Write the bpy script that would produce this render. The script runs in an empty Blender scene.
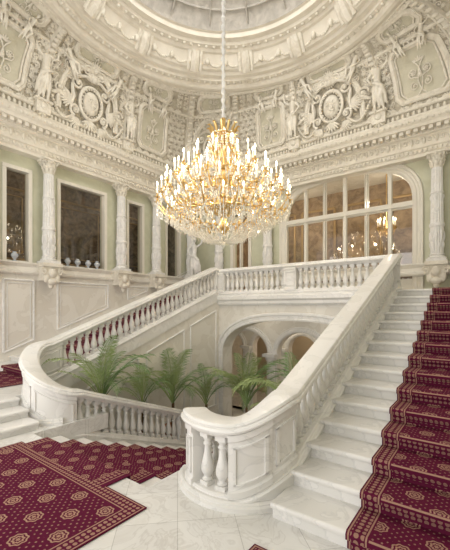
import bpy, math, random
from mathutils import Vector, Matrix
random.seed(5)
pi=math.pi
SC=bpy.context.scene
COL=SC.collection
# ------------------------------------------------------------------ constants
XL,XR,YB,YFR=-11.4,1.7,12.5,-2.5
H=2.65
XFR,XCR,XCL,XFL=-1.92,-3.17,-6.5,-7.75   # rail centre lines
YN=3.75; YF=9.8; ZLOW=-2.85
CX,CY=-5.1,6.6
# ------------------------------------------------------------------ materials
def newmat(name):
    m=bpy.data.materials.new(name); m.use_nodes=True
    nt=m.node_tree; return m,nt,nt.nodes['Principled BSDF']
def stone(name,c1,c2,scale=2.0,rough=0.4,bump=0.0,bscale=30,vein=None,bdist=.02):
    m,nt,b=newmat(name)
    tc=nt.nodes.new('ShaderNodeTexCoord'); n=nt.nodes.new('ShaderNodeTexNoise')
    n.inputs['Scale'].default_value=scale; n.inputs['Detail'].default_value=6; n.inputs['Distortion'].default_value=1.2
    r=nt.nodes.new('ShaderNodeValToRGB'); r.color_ramp.elements[0].position=.35; r.color_ramp.elements[1].position=.65
    r.color_ramp.elements[0].color=(*c1,1); r.color_ramp.elements[1].color=(*c2,1)
    if vein:
        e=r.color_ramp.elements.new(.5); e.color=(*vein,1)
        e=r.color_ramp.elements.new(.48); e.color=(*c1,1)
        e=r.color_ramp.elements.new(.52); e.color=(*c2,1)
    nt.links.new(tc.outputs['Object'],n.inputs['Vector']); nt.links.new(n.outputs['Fac'],r.inputs['Fac'])
    nt.links.new(r.outputs['Color'],b.inputs['Base Color']); b.inputs['Roughness'].default_value=rough
    if bump:
        v=nt.nodes.new('ShaderNodeTexNoise'); v.inputs['Scale'].default_value=bscale; v.inputs['Detail'].default_value=4
        bp=nt.nodes.new('ShaderNodeBump'); bp.inputs['Strength'].default_value=bump; bp.inputs['Distance'].default_value=bdist
        nt.links.new(tc.outputs['Object'],v.inputs['Vector']); nt.links.new(v.outputs['Fac'],bp.inputs['Height']); nt.links.new(bp.outputs['Normal'],b.inputs['Normal'])
    return m
MARBLE=stone('white_marble',(.745,.73,.70),(.79,.775,.75),2.2,.3,vein=(.68,.67,.65))
MARBLE2=stone('warm_marble',(.72,.685,.615),(.77,.74,.675),1.6,.4,vein=(.69,.655,.585))
PLASTER=stone('cream_plaster',(.71,.66,.565),(.78,.735,.645),2,.6,.2,40)
RELIEF=stone('relief_plaster',(.69,.64,.545),(.81,.77,.68),5,.55,.3,30)
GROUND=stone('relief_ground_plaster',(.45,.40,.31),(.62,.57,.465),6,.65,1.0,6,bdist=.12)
GREEN=stone('pale_green_plaster',(.54,.54,.40),(.60,.60,.46),2,.6)
GREY=stone('grey_dome_plaster',(.40,.375,.335),(.52,.49,.44),3,.7,.6,7,bdist=.06)
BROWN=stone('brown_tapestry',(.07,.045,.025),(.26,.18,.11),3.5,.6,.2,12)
TERRA=stone('terracotta',(.35,.15,.08),(.45,.22,.12),8,.7)
def simple(name,c,rough=.5,metal=0,em=None,es=0):
    m,nt,b=newmat(name)
    n=nt.nodes.new('ShaderNodeTexNoise'); n.inputs['Scale'].default_value=12
    mx=nt.nodes.new('ShaderNodeMixRGB'); mx.inputs[1].default_value=(*[x*.8 for x in c],1); mx.inputs[2].default_value=(*c,1)
    nt.links.new(n.outputs['Fac'],mx.inputs[0]); nt.links.new(mx.outputs[0],b.inputs['Base Color'])
    b.inputs['Roughness'].default_value=rough; b.inputs['Metallic'].default_value=metal
    if em: b.inputs['Emission Color'].default_value=(*em,1); b.inputs['Emission Strength'].default_value=es
    return m
GOLD=simple('gilded_bronze',(.88,.62,.26),.3,1.0)
CRYSTAL=simple('crystal',(.95,.92,.84),.06,.5,(1,.9,.7),.08)  # faint warm emission stands in for candle glow caught by the crystals
CANDLE=simple('candle_wax',(.92,.87,.75),.5,0,(1,.88,.65),.5)
FLAME=simple('flame_bulb',(1,.9,.6),.5,0,(1,.88,.62),9)
CHAIN=simple('white_fabric',(.80,.80,.79),.8)
LEAF=simple('palm_leaf',(.34,.43,.17),.45)
LEAF2=simple('palm_leaf_dark',(.16,.26,.09),.45)
TRUNK=simple('palm_trunk',(.16,.10,.05),.9)
FRAME=simple('cream_painted_wood',(.82,.78,.69),.4)
def glassmat():
    m,nt,b=newmat('window_glass'); o=nt.nodes['Material Output']
    t=nt.nodes.new('ShaderNodeBsdfTransparent'); g=nt.nodes.new('ShaderNodeBsdfGlossy'); g.inputs['Roughness'].default_value=.03
    t.inputs['Color'].default_value=(.88,.86,.82,1)
    mx=nt.nodes.new('ShaderNodeMixShader'); mx.inputs[0].default_value=.12
    nt.links.new(t.outputs[0],mx.inputs[1]); nt.links.new(g.outputs[0],mx.inputs[2]); nt.links.new(mx.outputs[0],o.inputs[0]); return m
GLASS=glassmat()
def floormat():
    m,nt,b=newmat('marble_tiles')
    tc=nt.nodes.new('ShaderNodeTexCoord'); mp=nt.nodes.new('ShaderNodeMapping'); mp.inputs['Rotation'].default_value=(0,0,pi/4)
    br=nt.nodes.new('ShaderNodeTexBrick'); br.inputs['Scale'].default_value=1.0; br.offset=0; br.inputs['Brick Width'].default_value=.6; br.inputs['Row Height'].default_value=.6
    br.inputs['Mortar Size'].default_value=.003; br.inputs['Color1'].default_value=(.81,.80,.775,1); br.inputs['Color2'].default_value=(.74,.73,.71,1); br.inputs['Mortar'].default_value=(.50,.49,.47,1)
    nt.links.new(tc.outputs['Object'],mp.inputs[0]); nt.links.new(mp.outputs[0],br.inputs['Vector'])
    n=nt.nodes.new('ShaderNodeTexNoise'); n.inputs['Scale'].default_value=2.2; n.inputs['Detail'].default_value=8; n.inputs['Distortion'].default_value=2.5
    r=nt.nodes.new('ShaderNodeValToRGB'); r.color_ramp.elements[0].position=.3; r.color_ramp.elements[1].position=.7
    r.color_ramp.elements[0].color=(.90,.89,.88,1); r.color_ramp.elements[1].color=(1,1,1,1)
    e=r.color_ramp.elements.new(.5); e.color=(.84,.83,.82,1); e=r.color_ramp.elements.new(.46); e.color=(.96,.96,.96,1); e=r.color_ramp.elements.new(.54); e.color=(.97,.97,.97,1)
    mx=nt.nodes.new('ShaderNodeMixRGB'); mx.blend_type='MULTIPLY'; mx.inputs[0].default_value=1
    nt.links.new(tc.outputs['Object'],n.inputs['Vector']); nt.links.new(n.outputs['Fac'],r.inputs[0]); nt.links.new(br.outputs['Color'],mx.inputs[1]); nt.links.new(r.outputs[0],mx.inputs[2])
    nt.links.new(mx.outputs[0],b.inputs['Base Color']); b.inputs['Roughness'].default_value=.2; return m
TILES=floormat()
def carpetmat(name,W,L,ends=True,cell=.30,gold=.62,period=None):
    m,nt,b=newmat(name); N=nt.nodes; K=nt.links
    uv=N.new('ShaderNodeUVMap'); sp=N.new('ShaderNodeSeparateXYZ'); K.new(uv.outputs[0],sp.inputs[0])
    def M(op,a,b_=None,c=None):
        n=N.new('ShaderNodeMath'); n.operation=op
        for i,x in enumerate((a,b_,c)):
            if x is None: continue
            if isinstance(x,(int,float)): n.inputs[i].default_value=x
            else: K.new(x,n.inputs[i])
        return n.outputs[0]
    U,V=sp.outputs[0],sp.outputs[1]
    def lattice(cell,ox,oy,rot):
        if rot:
            a=M('MULTIPLY',M('ADD',U,V),.7071); c=M('MULTIPLY',M('SUBTRACT',U,V),.7071)
        else: a,c=U,V
        a=M('SUBTRACT',M('FRACT',M('ADD',M('DIVIDE',a,cell),ox+100)),.5); c=M('SUBTRACT',M('FRACT',M('ADD',M('DIVIDE',c,cell),oy+100)),.5)
        d=M('SQRT',M('ADD',M('MULTIPLY',a,a),M('MULTIPLY',c,c)))
        return a,c,d
    a,c,d=lattice(cell,0,0,True)
    ang=M('ARCTAN2',c,a)
    pet=M('MULTIPLY',M('COSINE',M('MULTIPLY',ang,8)),.016)
    dd=M('ADD',d,pet)
    ring=M('MULTIPLY',M('GREATER_THAN',M('SINE',M('MULTIPLY',dd,62)),-.1),M('LESS_THAN',dd,.25))
    a2,c2,d2=lattice(cell/6,.5,.5,True)
    dots=M('MULTIPLY',M('LESS_THAN',d2,.18),M('GREATER_THAN',d,.36))
    field=M('MAXIMUM',ring,M('MULTIPLY',dots,.7))
    if period:
        ph=M('FRACT',M('DIVIDE',V,period))
        inr=M('MULTIPLY',M('GREATER_THAN',ph,.02),M('LESS_THAN',ph,.31))
        a4,c4,d4=lattice(.055,0,0,False)
        lace=M('MULTIPLY',M('LESS_THAN',d4,.36),M('MULTIPLY',M('GREATER_THAN',ph,.06),M('LESS_THAN',ph,.25)))
        ln=M('MULTIPLY',M('GREATER_THAN',ph,.28),M('LESS_THAN',ph,.305))
        lace=M('MAXIMUM',M('MULTIPLY',lace,.6),ln)
        field=M('ADD',M('MULTIPLY',lace,inr),M('MULTIPLY',field,M('SUBTRACT',1.0,inr)))
    du=M('MINIMUM',U,M('SUBTRACT',W,U))
    if ends: du=M('MINIMUM',du,M('MINIMUM',V,M('SUBTRACT',L,V)))
    inb=M('LESS_THAN',du,.20)
    s1=M('MULTIPLY',M('GREATER_THAN',du,.015),M('LESS_THAN',du,.03))
    s2=M('MULTIPLY',M('GREATER_THAN',du,.17),M('LESS_THAN',du,.185))
    a3,c3,d3=lattice(.06,0,0,False)
    bd=M('MULTIPLY',M('LESS_THAN',d3,.36),M('MULTIPLY',M('GREATER_THAN',du,.04),M('LESS_THAN',du,.16)))
    bord=M('MAXIMUM',M('MAXIMUM',s1,s2),M('MULTIPLY',bd,.85))
    fac=M('ADD',M('MULTIPLY',bord,inb),M('MULTIPLY',field,M('SUBTRACT',1.0,inb)))
    ns=N.new('ShaderNodeTexNoise'); ns.inputs['Scale'].default_value=250
    cr=N.new('ShaderNodeMixRGB'); cr.inputs[1].default_value=(.072,.006,.024,1); cr.inputs[2].default_value=(.13,.013,.043,1); K.new(ns.outputs['Fac'],cr.inputs[0])
    mx=N.new('ShaderNodeMixRGB'); mx.inputs[2].default_value=(.52,.34,.23,1); K.new(cr.outputs[0],mx.inputs[1]); K.new(M('MULTIPLY',fac,gold),mx.inputs[0])
    K.new(mx.outputs[0],b.inputs['Base Color']); b.inputs['Roughness'].default_value=.95
    b.inputs['Specular IOR Level'].default_value=.1
    return m
# ------------------------------------------------------------------ mesh builder
class MB:
    def __init__(s): s.v=[]; s.f=[]; s.m=[]; s.uv={}
    def add(s,vs,fs,mat=0):
        o=len(s.v); s.v+= [tuple(p) for p in vs]
        for f in fs: s.f.append([i+o for i in f]); s.m.append(mat)
    def stamp(s,src,M):
        s.add([M@Vector(p) for p in src.v],src.f)
    def box(s,x0,x1,y0,y1,z0,z1,mat=0,T=None):
        vs=[(x,y,z) for x in (x0,x1) for y in (y0,y1) for z in (z0,z1)]
        if T: vs=[T(*p) for p in vs]
        s.add(vs,[(0,1,3,2),(4,6,7,5),(0,4,5,1),(2,3,7,6),(0,2,6,4),(1,5,7,3)],mat)
    def lathe(s,prof,n=16,c=(0,0,0),mat=0,caps=True):
        k=n
        vs=[(c[0]+r*math.cos(2*pi*i/n),c[1]+r*math.sin(2*pi*i/n),c[2]+z) for (r,z) in prof for i in range(k)]
        fs=[]
        for j in range(len(prof)-1):
            for i in range(n):
                i2=(i+1)%k; fs.append((j*k+i,j*k+i2,(j+1)*k+i2,(j+1)*k+i))
        if caps:
            fs.append(tuple(reversed(range(k)))); fs.append(tuple((len(prof)-1)*k+i for i in range(k)))
        s.add(vs,fs,mat)
    def tube(s,path,rad,n=8,mat=0):
        P=[Vector(p) for p in path]; 
        R=rad if isinstance(rad,(list,tuple)) else [rad]*len(P)
        vs=[]; prev=None
        for i,p in enumerate(P):
            t=(P[min(i+1,len(P)-1)]-P[max(i-1,0)])
            if t.length<1e-9: t=Vector((1,0,0))
            t.normalize()
            if prev is None:
                ref=Vector((0,0,1)) if abs(t.z)<.9 else Vector((1,0,0)); a=t.cross(ref).normalized()
            else:
                a=(prev-t*prev.dot(t)); a=a.normalized() if a.length>1e-6 else t.orthogonal().normalized()
            prev=a; b=t.cross(a)
            for k in range(n):
                q=2*pi*k/n; vs.append(p+a*math.cos(q)*R[i]+b*math.sin(q)*R[i])
        fs=[(i*n+k,i*n+(k+1)%n,(i+1)*n+(k+1)%n,(i+1)*n+k) for i in range(len(P)-1) for k in range(n)]
        fs.append(tuple(reversed(range(n)))); fs.append(tuple((len(P)-1)*n+k for k in range(n)))
        s.add(vs,fs,mat)
    def ell(s,c,r,ang=0,n=10,m=6,mat=0,R=None):
        vs=[]; 
        Rm=R if R else Matrix.Rotation(ang,3,'Z')
        C=Vector(c)
        for j in range(m+1):
            ph=-pi/2+pi*j/m
            for i in range(n):
                th=2*pi*i/n
                vs.append(C+Rm@Vector((r[0]*math.cos(ph)*math.cos(th),r[1]*math.cos(ph)*math.sin(th),r[2]*math.sin(ph))))
        fs=[(j*n+i,j*n+(i+1)%n,(j+1)*n+(i+1)%n,(j+1)*n+i) for j in range(m) for i in range(n)]
        s.add(vs,fs,mat)
    def sweep(s,path,prof,mat=0,closed=True,caps=True,zbot=None):
        n=len(path); P=[Vector(p) for p in path]; k=len(prof); vs=[]
        def nrm(i):
            def seg(a,b):
                d=Vector((P[b].x-P[a].x,P[b].y-P[a].y,0)); d.normalize(); return Vector((-d.y,d.x,0))
            if i==0: return seg(0,1)
            if i==n-1: return seg(n-2,n-1)
            a,b=seg(i-1,i),seg(i,i+1); m=(a+b); m.normalize(); return m/max(.3,m.dot(a))
        for i in range(n):
            N=nrm(i)
            for (w,z) in prof:
                q=P[i]+N*w; zz=P[i].z+z if z is not None else zbot
                vs.append((q.x,q.y,zz))
        fs=[]
        for i in range(n-1):
            for j in range(k if closed else k-1):
                j2=(j+1)%k; fs.append((i*k+j,i*k+j2,(i+1)*k+j2,(i+1)*k+j))
        if caps and closed: fs.append(tuple(range(k))); fs.append(tuple(reversed([(n-1)*k+j for j in range(k)])))
        s.add(vs,fs,mat)
    def obj(s,name,mats,parent=None,smooth=True,angle=35,loc=None,link=True,kind=None,label=None,cat=None,group=None):
        me=bpy.data.meshes.new(name); me.from_pydata(s.v,[],s.f)
        if not isinstance(mats,(list,tuple)): mats=[mats]
        for m in mats: me.materials.append(m)
        for p,mi in zip(me.polygons,s.m): p.material_index=mi
        import bmesh
        bm=bmesh.new(); bm.from_mesh(me); bmesh.ops.recalc_face_normals(bm,faces=bm.faces); bm.to_mesh(me); bm.free()
        if smooth:
            me.polygons.foreach_set('use_smooth',[True]*len(me.polygons)); me.set_sharp_from_angle(angle=math.radians(angle))
        o=bpy.data.objects.new(name,me)
        if link: COL.objects.link(o)
        if loc: o.location=loc
        if parent: o.parent=parent
        if kind: o['kind']=kind
        if label: o['label']=label
        if cat: o['category']=cat
        if group: o['group']=group
        return o
def empty(name,loc,label,cat,group=None,rz=0):
    e=bpy.data.objects.new(name,None); e.empty_display_size=.1; e.location=loc; e.rotation_euler=(0,0,rz)
    e['label']=label; e['category']=cat
    if group: e['group']=group
    COL.objects.link(e); return e
def cp(o,parent=None,loc=None,rz=None,mat=None,scale=None):
    c=o.copy(); COL.objects.link(c)
    if parent is not None: c.parent=parent
    if loc is not None: c.location=loc
    if rz is not None: c.rotation_euler=(0,0,rz)
    if scale is not None: c.scale=(scale,)*3
    if mat is not None: c.matrix_world=mat
    return c
def bake_remesh(mb,voxel,name):
    o=mb.obj('tmp_body',RELIEF); md=o.modifiers.new('r','REMESH'); md.mode='VOXEL'; md.voxel_size=voxel; md.use_smooth_shade=True
    sm_=o.modifiers.new('s','SMOOTH'); sm_.factor=.5; sm_.iterations=2
    bpy.context.view_layer.update()
    dg=bpy.context.evaluated_depsgraph_get(); me=bpy.data.meshes.new_from_object(o.evaluated_get(dg)); me.name=name
    bpy.data.objects.remove(o); 
    for p in me.polygons: p.use_smooth=True
    return me
# ------------------------------------------------------------------ FLOOR
fl=MB()
fl.box(XL,XR,YFR,2.8,-.3,0)
fl.box(XCR-.16,XR,2.8,4.6,-.3,0)
fl.box(-8.2,XCL+.16,2.8,4.3,-.3,0)
fl.obj('floor',TILES,kind='structure')
fl=MB(); fl.box(XL,XR,2.8,18,ZLOW-.2,ZLOW); fl.obj('floor_lower',TILES,kind='structure')
NR=15; RR_,RT_=H/15,6.545/15
def stepmesh(w,run,rise,nose=.05):
    mb=MB(); prof=[(0,0),(0,rise-.058),(-nose+.014,rise-.058),(-nose+.003,rise-.050),(-nose,rise-.036),(-nose,rise-.022),(-nose+.006,rise-.010),(-nose+.018,rise-.002),(-nose+.03,rise),(run+.06,rise),(run+.06,0)]
    k=len(prof); vs=[(x,y,z) for x in (0,w) for (y,z) in prof]
    fs=[(j,(j+1)%k,k+(j+1)%k,k+j) for j in range(k)]+[tuple(range(k)),tuple(range(2*k-1,k-1,-1))]
    mb.add(vs,fs); return mb
pf=MB(); pf.box(XL,-7.5,YFR,3.9,0,.447); pf.obj('floor_platform',MARBLE,kind='structure')
e=empty('marble_steps',(-6.5,YFR,0),'short flight of white marble steps climbing to a side platform','stairs')
for i in range(3):
    m=stepmesh(5.45,.4 if i<2 else .25,.15); o=m.obj('step',MARBLE,parent=e)
    o.rotation_euler=(0,0,pi/2); o.location=(-.4*i,0,.15*i)
# ------------------------------------------------------------------ FLIGHTS
def flight(name,x0,x1,y0,z0,n,run,rise,label):
    e=empty(name,(x0,y0,z0),label,'stairs')
    mb=stepmesh(x1-x0,run,rise); base=None
    for i in range(n):
        if base is None: o=base=mb.obj('step',MARBLE,parent=e)
        else: o=cp(base,e)
        o.location=(0,i*run,i*rise)
    return e
flight('staircase',XFR+.12,XR,3.2,0,NR,RT_,RR_,'wide white marble staircase with a crimson runner')
LR_,LT_=2.2/13,5.88/13
flight('staircase',XL,XFL-.12,3.9,.45,13,LT_,LR_,'white marble staircase along the windowed wall')
e=empty('staircase',(XCL+.15,2.8,0),'white marble staircase descending to the entrance hall below','stairs')
rise,run=.17,.453; base=None
mb=MB(); W=(XCR-XCL)-.3
mb.box(0,W,0,run+.035,-.18,0); 
for i in range(16):
    if base is None: o=base=mb.obj('step',MARBLE,parent=e); md=o.modifiers.new('b','BEVEL'); md.width=.015; md.segments=2
    else: o=cp(base,e)
    o.location=(0,i*run,-(i+1)*rise)
def strip(name,x0,x1,pts,mat,label,th=.012,v0=0):
    vs=[];uv=[];L=v0
    for i,(y,z) in enumerate(pts):
        if i: L+=math.hypot(y-pts[i-1][0],z-pts[i-1][1])
        vs+=[(x0,y,z),(x1,y,z)]; uv+=[(0,L),(x1-x0,L)]
    fs=[(2*i,2*i+1,2*i+3,2*i+2) for i in range(len(pts)-1)]
    me=bpy.data.meshes.new(name); me.from_pydata(vs,[],fs); ul=me.uv_layers.new(name='UVMap')
    for lp in me.loops: ul.data[lp.index].uv=uv[lp.vertex_index]
    me.materials.append(mat); o=bpy.data.objects.new(name,me); COL.objects.link(o)
    md=o.modifiers.new('s','SOLIDIFY'); md.thickness=th; md.offset=0
    o['label']=label; o['category']='carpet'
    return o
def steppath(y0,z0,n,run,rise,nose=.05,off=.012):
    pts=[(y0-off,z0+off)]
    for i in range(n):
        y=y0+i*run; zt=z0+(i+1)*rise
        pts+=[(y-off,zt-.07),(y-nose-off,zt-.055),(y-nose-off,zt-.010),(y-nose+.012,zt+off)]
        pts+=[(y+run-off,zt+off)]
    return pts
def plen2(p): return sum(math.hypot(b[0]-a[0],b[1]-a[1]) for a,b in zip(p,p[1:]))
p=steppath(3.2,0,NR,RT_,RR_); PER=plen2(p)/NR
RC=carpetmat('carpet_runner_pattern',2.1,50,False,.32,.58,PER)
strip('stair_runner',-1.02,1.08,p+[(9.9,H+.012)],RC,'crimson stair runner with gold medallions and patterned border')
strip('landing_runner',-1.02,1.08,[(9.9,H+.012),(12.2,H+.012)],carpetmat('carpet_upper_pattern',2.1,50,False,.30,.58),'crimson patterned runner lying on the upper landing')
p=steppath(3.9,.45,13,LT_,LR_); PER2=plen2(p)/13
strip('stair_runner',-10.6,-8.5,p+[(12.2,H+.012)],carpetmat('carpet_runner_pattern_side',2.1,50,False,.30,.58,PER2),'crimson patterned runner climbing from the side platform')
strip('landing_runner',-10.6,-8.5,[(-2.4,.462),(3.88,.462)],carpetmat('carpet_platform_pattern',2.1,50,False,.30,.6),'crimson patterned runner lying on the raised side platform')
pts=[(2.45,.016),(2.83,.014)]
for i in range(16):
    y=2.8+i*run; z=-i*rise
    pts+=[(y+.045,z+.012),(y+.05,z-.04),(y+.048,z-rise+.012)]
RC3=carpetmat('carpet_runner_pattern_middle',2.15,50,False,.28)
strip('stair_runner',-5.93,-3.72,pts,RC3,'crimson runner with gold pattern going down the stairs')
RC4=carpetmat('carpet_landing_pattern',3.1,4.9,True,.36,.68)
strip('landing_carpet',-6.07,-2.97,[(YFR+.1,.012),(2.50,.012)],RC4,'large crimson carpet with gold medallions on the marble landing')
strip('landing_carpet',-1.72,1.3,[(YFR+.1,.012),(2.72,.012)],carpetmat('carpet_foot_pattern',3.02,5.12,True),'crimson carpet at the foot of the marble staircase')
# ------------------------------------------------------------------ BALUSTRADES
def plen(path):
    s=[0]
    for a,b in zip(path,path[1:]): s.append(s[-1]+math.hypot(b[0]-a[0],b[1]-a[1]))
    return s
def at(path,S,s):
    s=max(0,min(s,S[-1]-1e-6))
    for i in range(len(S)-1):
        if S[i+1]>=s:
            t=(s-S[i])/max(1e-9,S[i+1]-S[i]); a,b=path[i],path[i+1]
            return tuple(a[j]+(b[j]-a[j])*t for j in range(3)), math.atan2(b[1]-a[1],b[0]-a[0])
def sub(path,S,s0,s1):
    return [at(path,S,s0)[0]]+[path[i] for i in range(len(S)) if s0+1e-4<S[i]<s1-1e-4]+[at(path,S,s1)[0]]
RAIL=[(-.12,.785),(-.10,.76),(.10,.76),(.12,.785),(.13,.80),(.165,.815),(.175,.84),(.165,.865),(.145,.875),(.15,.895),(.135,.92),(.10,.93),(-.10,.93),(-.135,.92),(-.15,.895),(-.145,.875),(-.165,.865),(-.175,.84),(-.165,.815),(-.13,.80)]
RAIL=[(w*1.08,z) for w,z in RAIL]
CURB=[(-.16,-.30),(.16,-.30),(.16,.02),(.18,.035),(.18,.06),(.155,.075),(.155,.085),(.135,.10),(.13,.12),(.11,.135),(-.11,.135),(-.13,.12),(-.135,.10),(-.155,.085),(-.155,.075),(-.18,.06),(-.18,.035),(-.16,.02)]
BAL=MB()
BAL.box(-.065,.065,-.065,.065,.12,.18)
BAL.lathe([(r*1.12,z) for r,z in [(.045,.18),(.056,.19),(.056,.205),(.036,.22),(.045,.245),(.066,.29),(.070,.33),(.060,.40),(.042,.47),(.033,.54),(.031,.59),(.046,.60),(.046,.615),(.033,.63),(.038,.65),(.052,.675),(.052,.69)]],14)
BAL.box(-.065,.065,-.065,.065,.69,.80)
balbase=BAL.obj('baluster',MARBLE,link=False)
def solidprof(w): return [(-w,.10),(w,.10),(w,.17),(w-.025,.19),(w-.025,.71),(w,.73),(w,.80),(-w,.80),(-w,.73),(-w+.025,.71),(-w+.025,.19),(-w,.17)]
def balustrade(path,solids,spacing,label,name='balustrade'):
    S=plen(path); L=S[-1]
    e=empty(name,(0,0,0),label,'balustrade')
    mb=MB(); mb.sweep(path,RAIL); mb.obj('handrail',MARBLE,parent=e,angle=25)
    mb=MB(); mb.sweep(path,CURB); mb.obj('plinth',MARBLE,parent=e,angle=25)
    for (a,b,w) in solids:
        mb=MB(); mb.sweep(sub(path,S,a,b),solidprof(w)); mb.obj('pier',MARBLE,parent=e)
        q=MB()
        npan=max(1,int(round((b-a)/.75)))
        for k in range(npan):
            a_=a+(b-a)*k/npan; b_=a+(b-a)*(k+1)/npan; ins=.045 if b-a>.3 else .03
            for sd in (-1,1):
                w0,w1=sd*(w-.04),sd*(w-.004)
                for z0,z1 in ((.235,.265),(.635,.665)):
                    q.sweep(sub(path,S,a_+ins,b_-ins),[(w0,z0),(w1,z0+.006),(w1,z1-.006),(w0,z1)])
                for c in (a_+ins,b_-ins-.03):
                    q.sweep(sub(path,S,c,c+.03),[(w0,.235),(w1,.24),(w1,.66),(w0,.665)])
        q.obj('panel_moulding',MARBLE,parent=e)
    sol=sorted(solids); gaps=[]; c=0
    for a,b,w in sol:
        if a-c>.12: gaps.append((c,a))
        c=max(c,b)
    if L-c>.12: gaps.append((c,L))
    for a,b in gaps:
        n=max(1,int(round((b-a)/spacing)))
        for i in range(n):
            P,an=at(path,S,a+(b-a)*(i+.5)/n)
            o=balbase.copy(); COL.objects.link(o); o.parent=e; o.location=P; o.rotation_euler=(0,0,an)
    return e
def lerp(a,b,t): return a+(b-a)*t
def sm(t): t=max(0,min(1,t)); return t*t*(3-2*t)
zf=lambda y: max(.0,.405*(y-3.2)+.06)
zc=lambda y: -.375*(y-2.8)+.0
pr=[(XFR,YF,zf(YF)-.06)]+[(XFR,YF-.3,zf(YF-.3))]
for i in range(1,12): 
    y=lerp(YF-.3,YN,i/11); pr.append((XFR,y,zf(y)))
zA=zf(YN); nC=30
zE=zc(YN)
RnR=(XFR-XCR)/2
for i in range(1,nC+1):
    t=i/nC; a=-pi*t
    z=zA*(1-sm(t/.40)) if t<.4 else (0 if t<.74 else zE*sm((t-.74)/.26))
    pr.append(((XFR+XCR)/2+RnR*math.cos(a),YN+RnR*math.sin(a),z))
for i in range(1,8):
    y=lerp(YN,YF-.2,i/7); pr.append((XCR,y,zc(y)))
LfR=YF-YN; arc=pi*RnR
sol=[(0.0,.34,.15),(LfR-.02,LfR+arc*.17,.14),(LfR+arc*.17,LfR+arc*.38,.155),(LfR+arc*.60,LfR+arc*.69,.15),(LfR+arc+1.9,LfR+arc+2.2,.14)]
balustrade(pr,sol,.185,'white marble balustrade curving round the foot of the wide staircase')
zl=lambda y:.374*(y-3.9)+.45+.16
pl=[(XFL,YF,H)]+[(XFL,YF-.3,zl(YF-.3))]
for i in range(1,12):
    y=lerp(YF-.3,YN,i/11); pl.append((XFL,y,zl(y)))
zA2=zl(YN)
for i in range(1,nC+1):
    t=i/nC; a=pi+pi*t
    z=lerp(zA2,zE,sm(t*.95+.0)) 
    pl.append(((XFL+XCL)/2+RnR*math.cos(a),YN+RnR*math.sin(a),z))
for i in range(1,8):
    y=lerp(YN,YF-.2,i/7); pl.append((XCL,y,zc(y)))
sol=[(0.0,.3,.15),(LfR-.25,LfR+arc*.95,.14),(LfR+arc+2.7,LfR+arc+2.95,.14),(LfR+arc+5.5,LfR+arc+5.8,.14)]
balustrade(pl,sol,.19,'white marble balustrade sweeping round the palm-filled stairwell')
pu=[(XFL,YF,H),(-4.8,YF,H),(XFR,YF,H)]
Lu=XFR-XFL
balustrade(pu,[(0,.36,.17),(Lu/2-.2,Lu/2+.2,.17),(Lu-.2,Lu,.17)],.20,'white marble balustrade along the upper landing edge')
def ribbon(path,w,name,zb):
    mb=MB(); mb.sweep(path,[(-w,-.28),(w,-.28),(w,None),(-w,None)],zbot=zb); return mb.obj(name,MARBLE2,kind='structure')
ribbon(pr[:],.13,'wall_stair_right',ZLOW)
ribbon(pl[:],.13,'wall_stair_left',ZLOW)
for pth,nm in ((pr,'trim_1'),(pl,'trim_2')):
    S=plen(pth); q=[(x,y,0) for x,y,z in sub(pth,S,LfR-.1 if nm=='trim_1' else LfR+.2,LfR+arc*.84)]
    mb=MB(); mb.sweep(q,[(-.22,0),(-.22,.05),(-.195,.065),(-.195,.08),(-.17,.10),(.17,.10),(.195,.08),(.195,.065),(.22,.05),(.22,0)]); mb.obj(nm,MARBLE,kind='structure',angle=25)
def bars(mb,T,a0,a1,z0a,z1a,z0b,z1b,w=.05):
    def seg(p,q): mb.tube([T(p[0],p[1],0),T(q[0],q[1],0)],w/2,6)
    c=[(a0,z0a),(a0,z1a),(a1,z1b),(a1,z0b)]
    for i in range(4): seg(c[i],c[(i+1)%4])
mb=MB()
Tst=lambda a,z,d:(XFL+.14,a,z)
for a0,a1 in ((4.6,6.1),(6.4,7.9),(8.2,9.5)):
    bars(mb,Tst,a0,a1,-1.2,zl(a0)-.6,-1.2,zl(a1)-.6)
mb.obj('trim_3',MARBLE,kind='structure')
mb=MB(); mb.box(XFL+.1,XCL-.1,4.3,7.5,ZLOW,-1.5); mb.box(XFL+.1,XCL-.1,7.5,9.7,ZLOW,-2.5); mb.obj('trim_4',MARBLE2,kind='structure')
mb=MB(); mb.box(XCR+.1,XFR-.1,4.6,9.7,ZLOW,-.9); mb.obj('trim_5',MARBLE2,kind='structure')
# ------------------------------------------------------------------ WALLS
def holed(mb,x0,x1,z0,z1,holes,thick,T,mat=0):
    xs={x0,x1}
    for h in holes:
        n=24 if h[4] else 1
        for i in range(n+1):
            xs.add(h[0]+(h[1]-h[0])*(.5-.5*math.cos(pi*i/n)))
    xs=sorted(xs)
    def q(a,b,c,d): mb.add([T(*a),T(*b),T(*c),T(*d)],[(0,1,2,3)],mat)
    for xa,xb in zip(xs,xs[1:]):
        m=(xa+xb)/2; h=[h for h in holes if h[0]<m<h[1]]
        for dp in (0,thick):
            if not h: q((xa,z0,dp),(xb,z0,dp),(xb,z1,dp),(xa,z1,dp))
            else:
                h_=h[0]; top=h_[3]
                q((xa,top(xa),dp),(xb,top(xb),dp),(xb,z1,dp),(xa,z1,dp))
                if h_[2]>z0+1e-4: q((xa,z0,dp),(xb,z0,dp),(xb,h_[2],dp),(xa,h_[2],dp))
        if h:
            h_=h[0]; top=h_[3]
            q((xa,top(xa),0),(xb,top(xb),0),(xb,top(xb),thick),(xa,top(xa),thick))
            q((xa,h_[2],0),(xb,h_[2],0),(xb,h_[2],thick),(xa,h_[2],thick))
    for h in holes:
        for x in (h[0],h[1]): q((x,h[2],0),(x,h[3](x),0),(x,h[3](x),thick),(x,h[2],thick))
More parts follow.
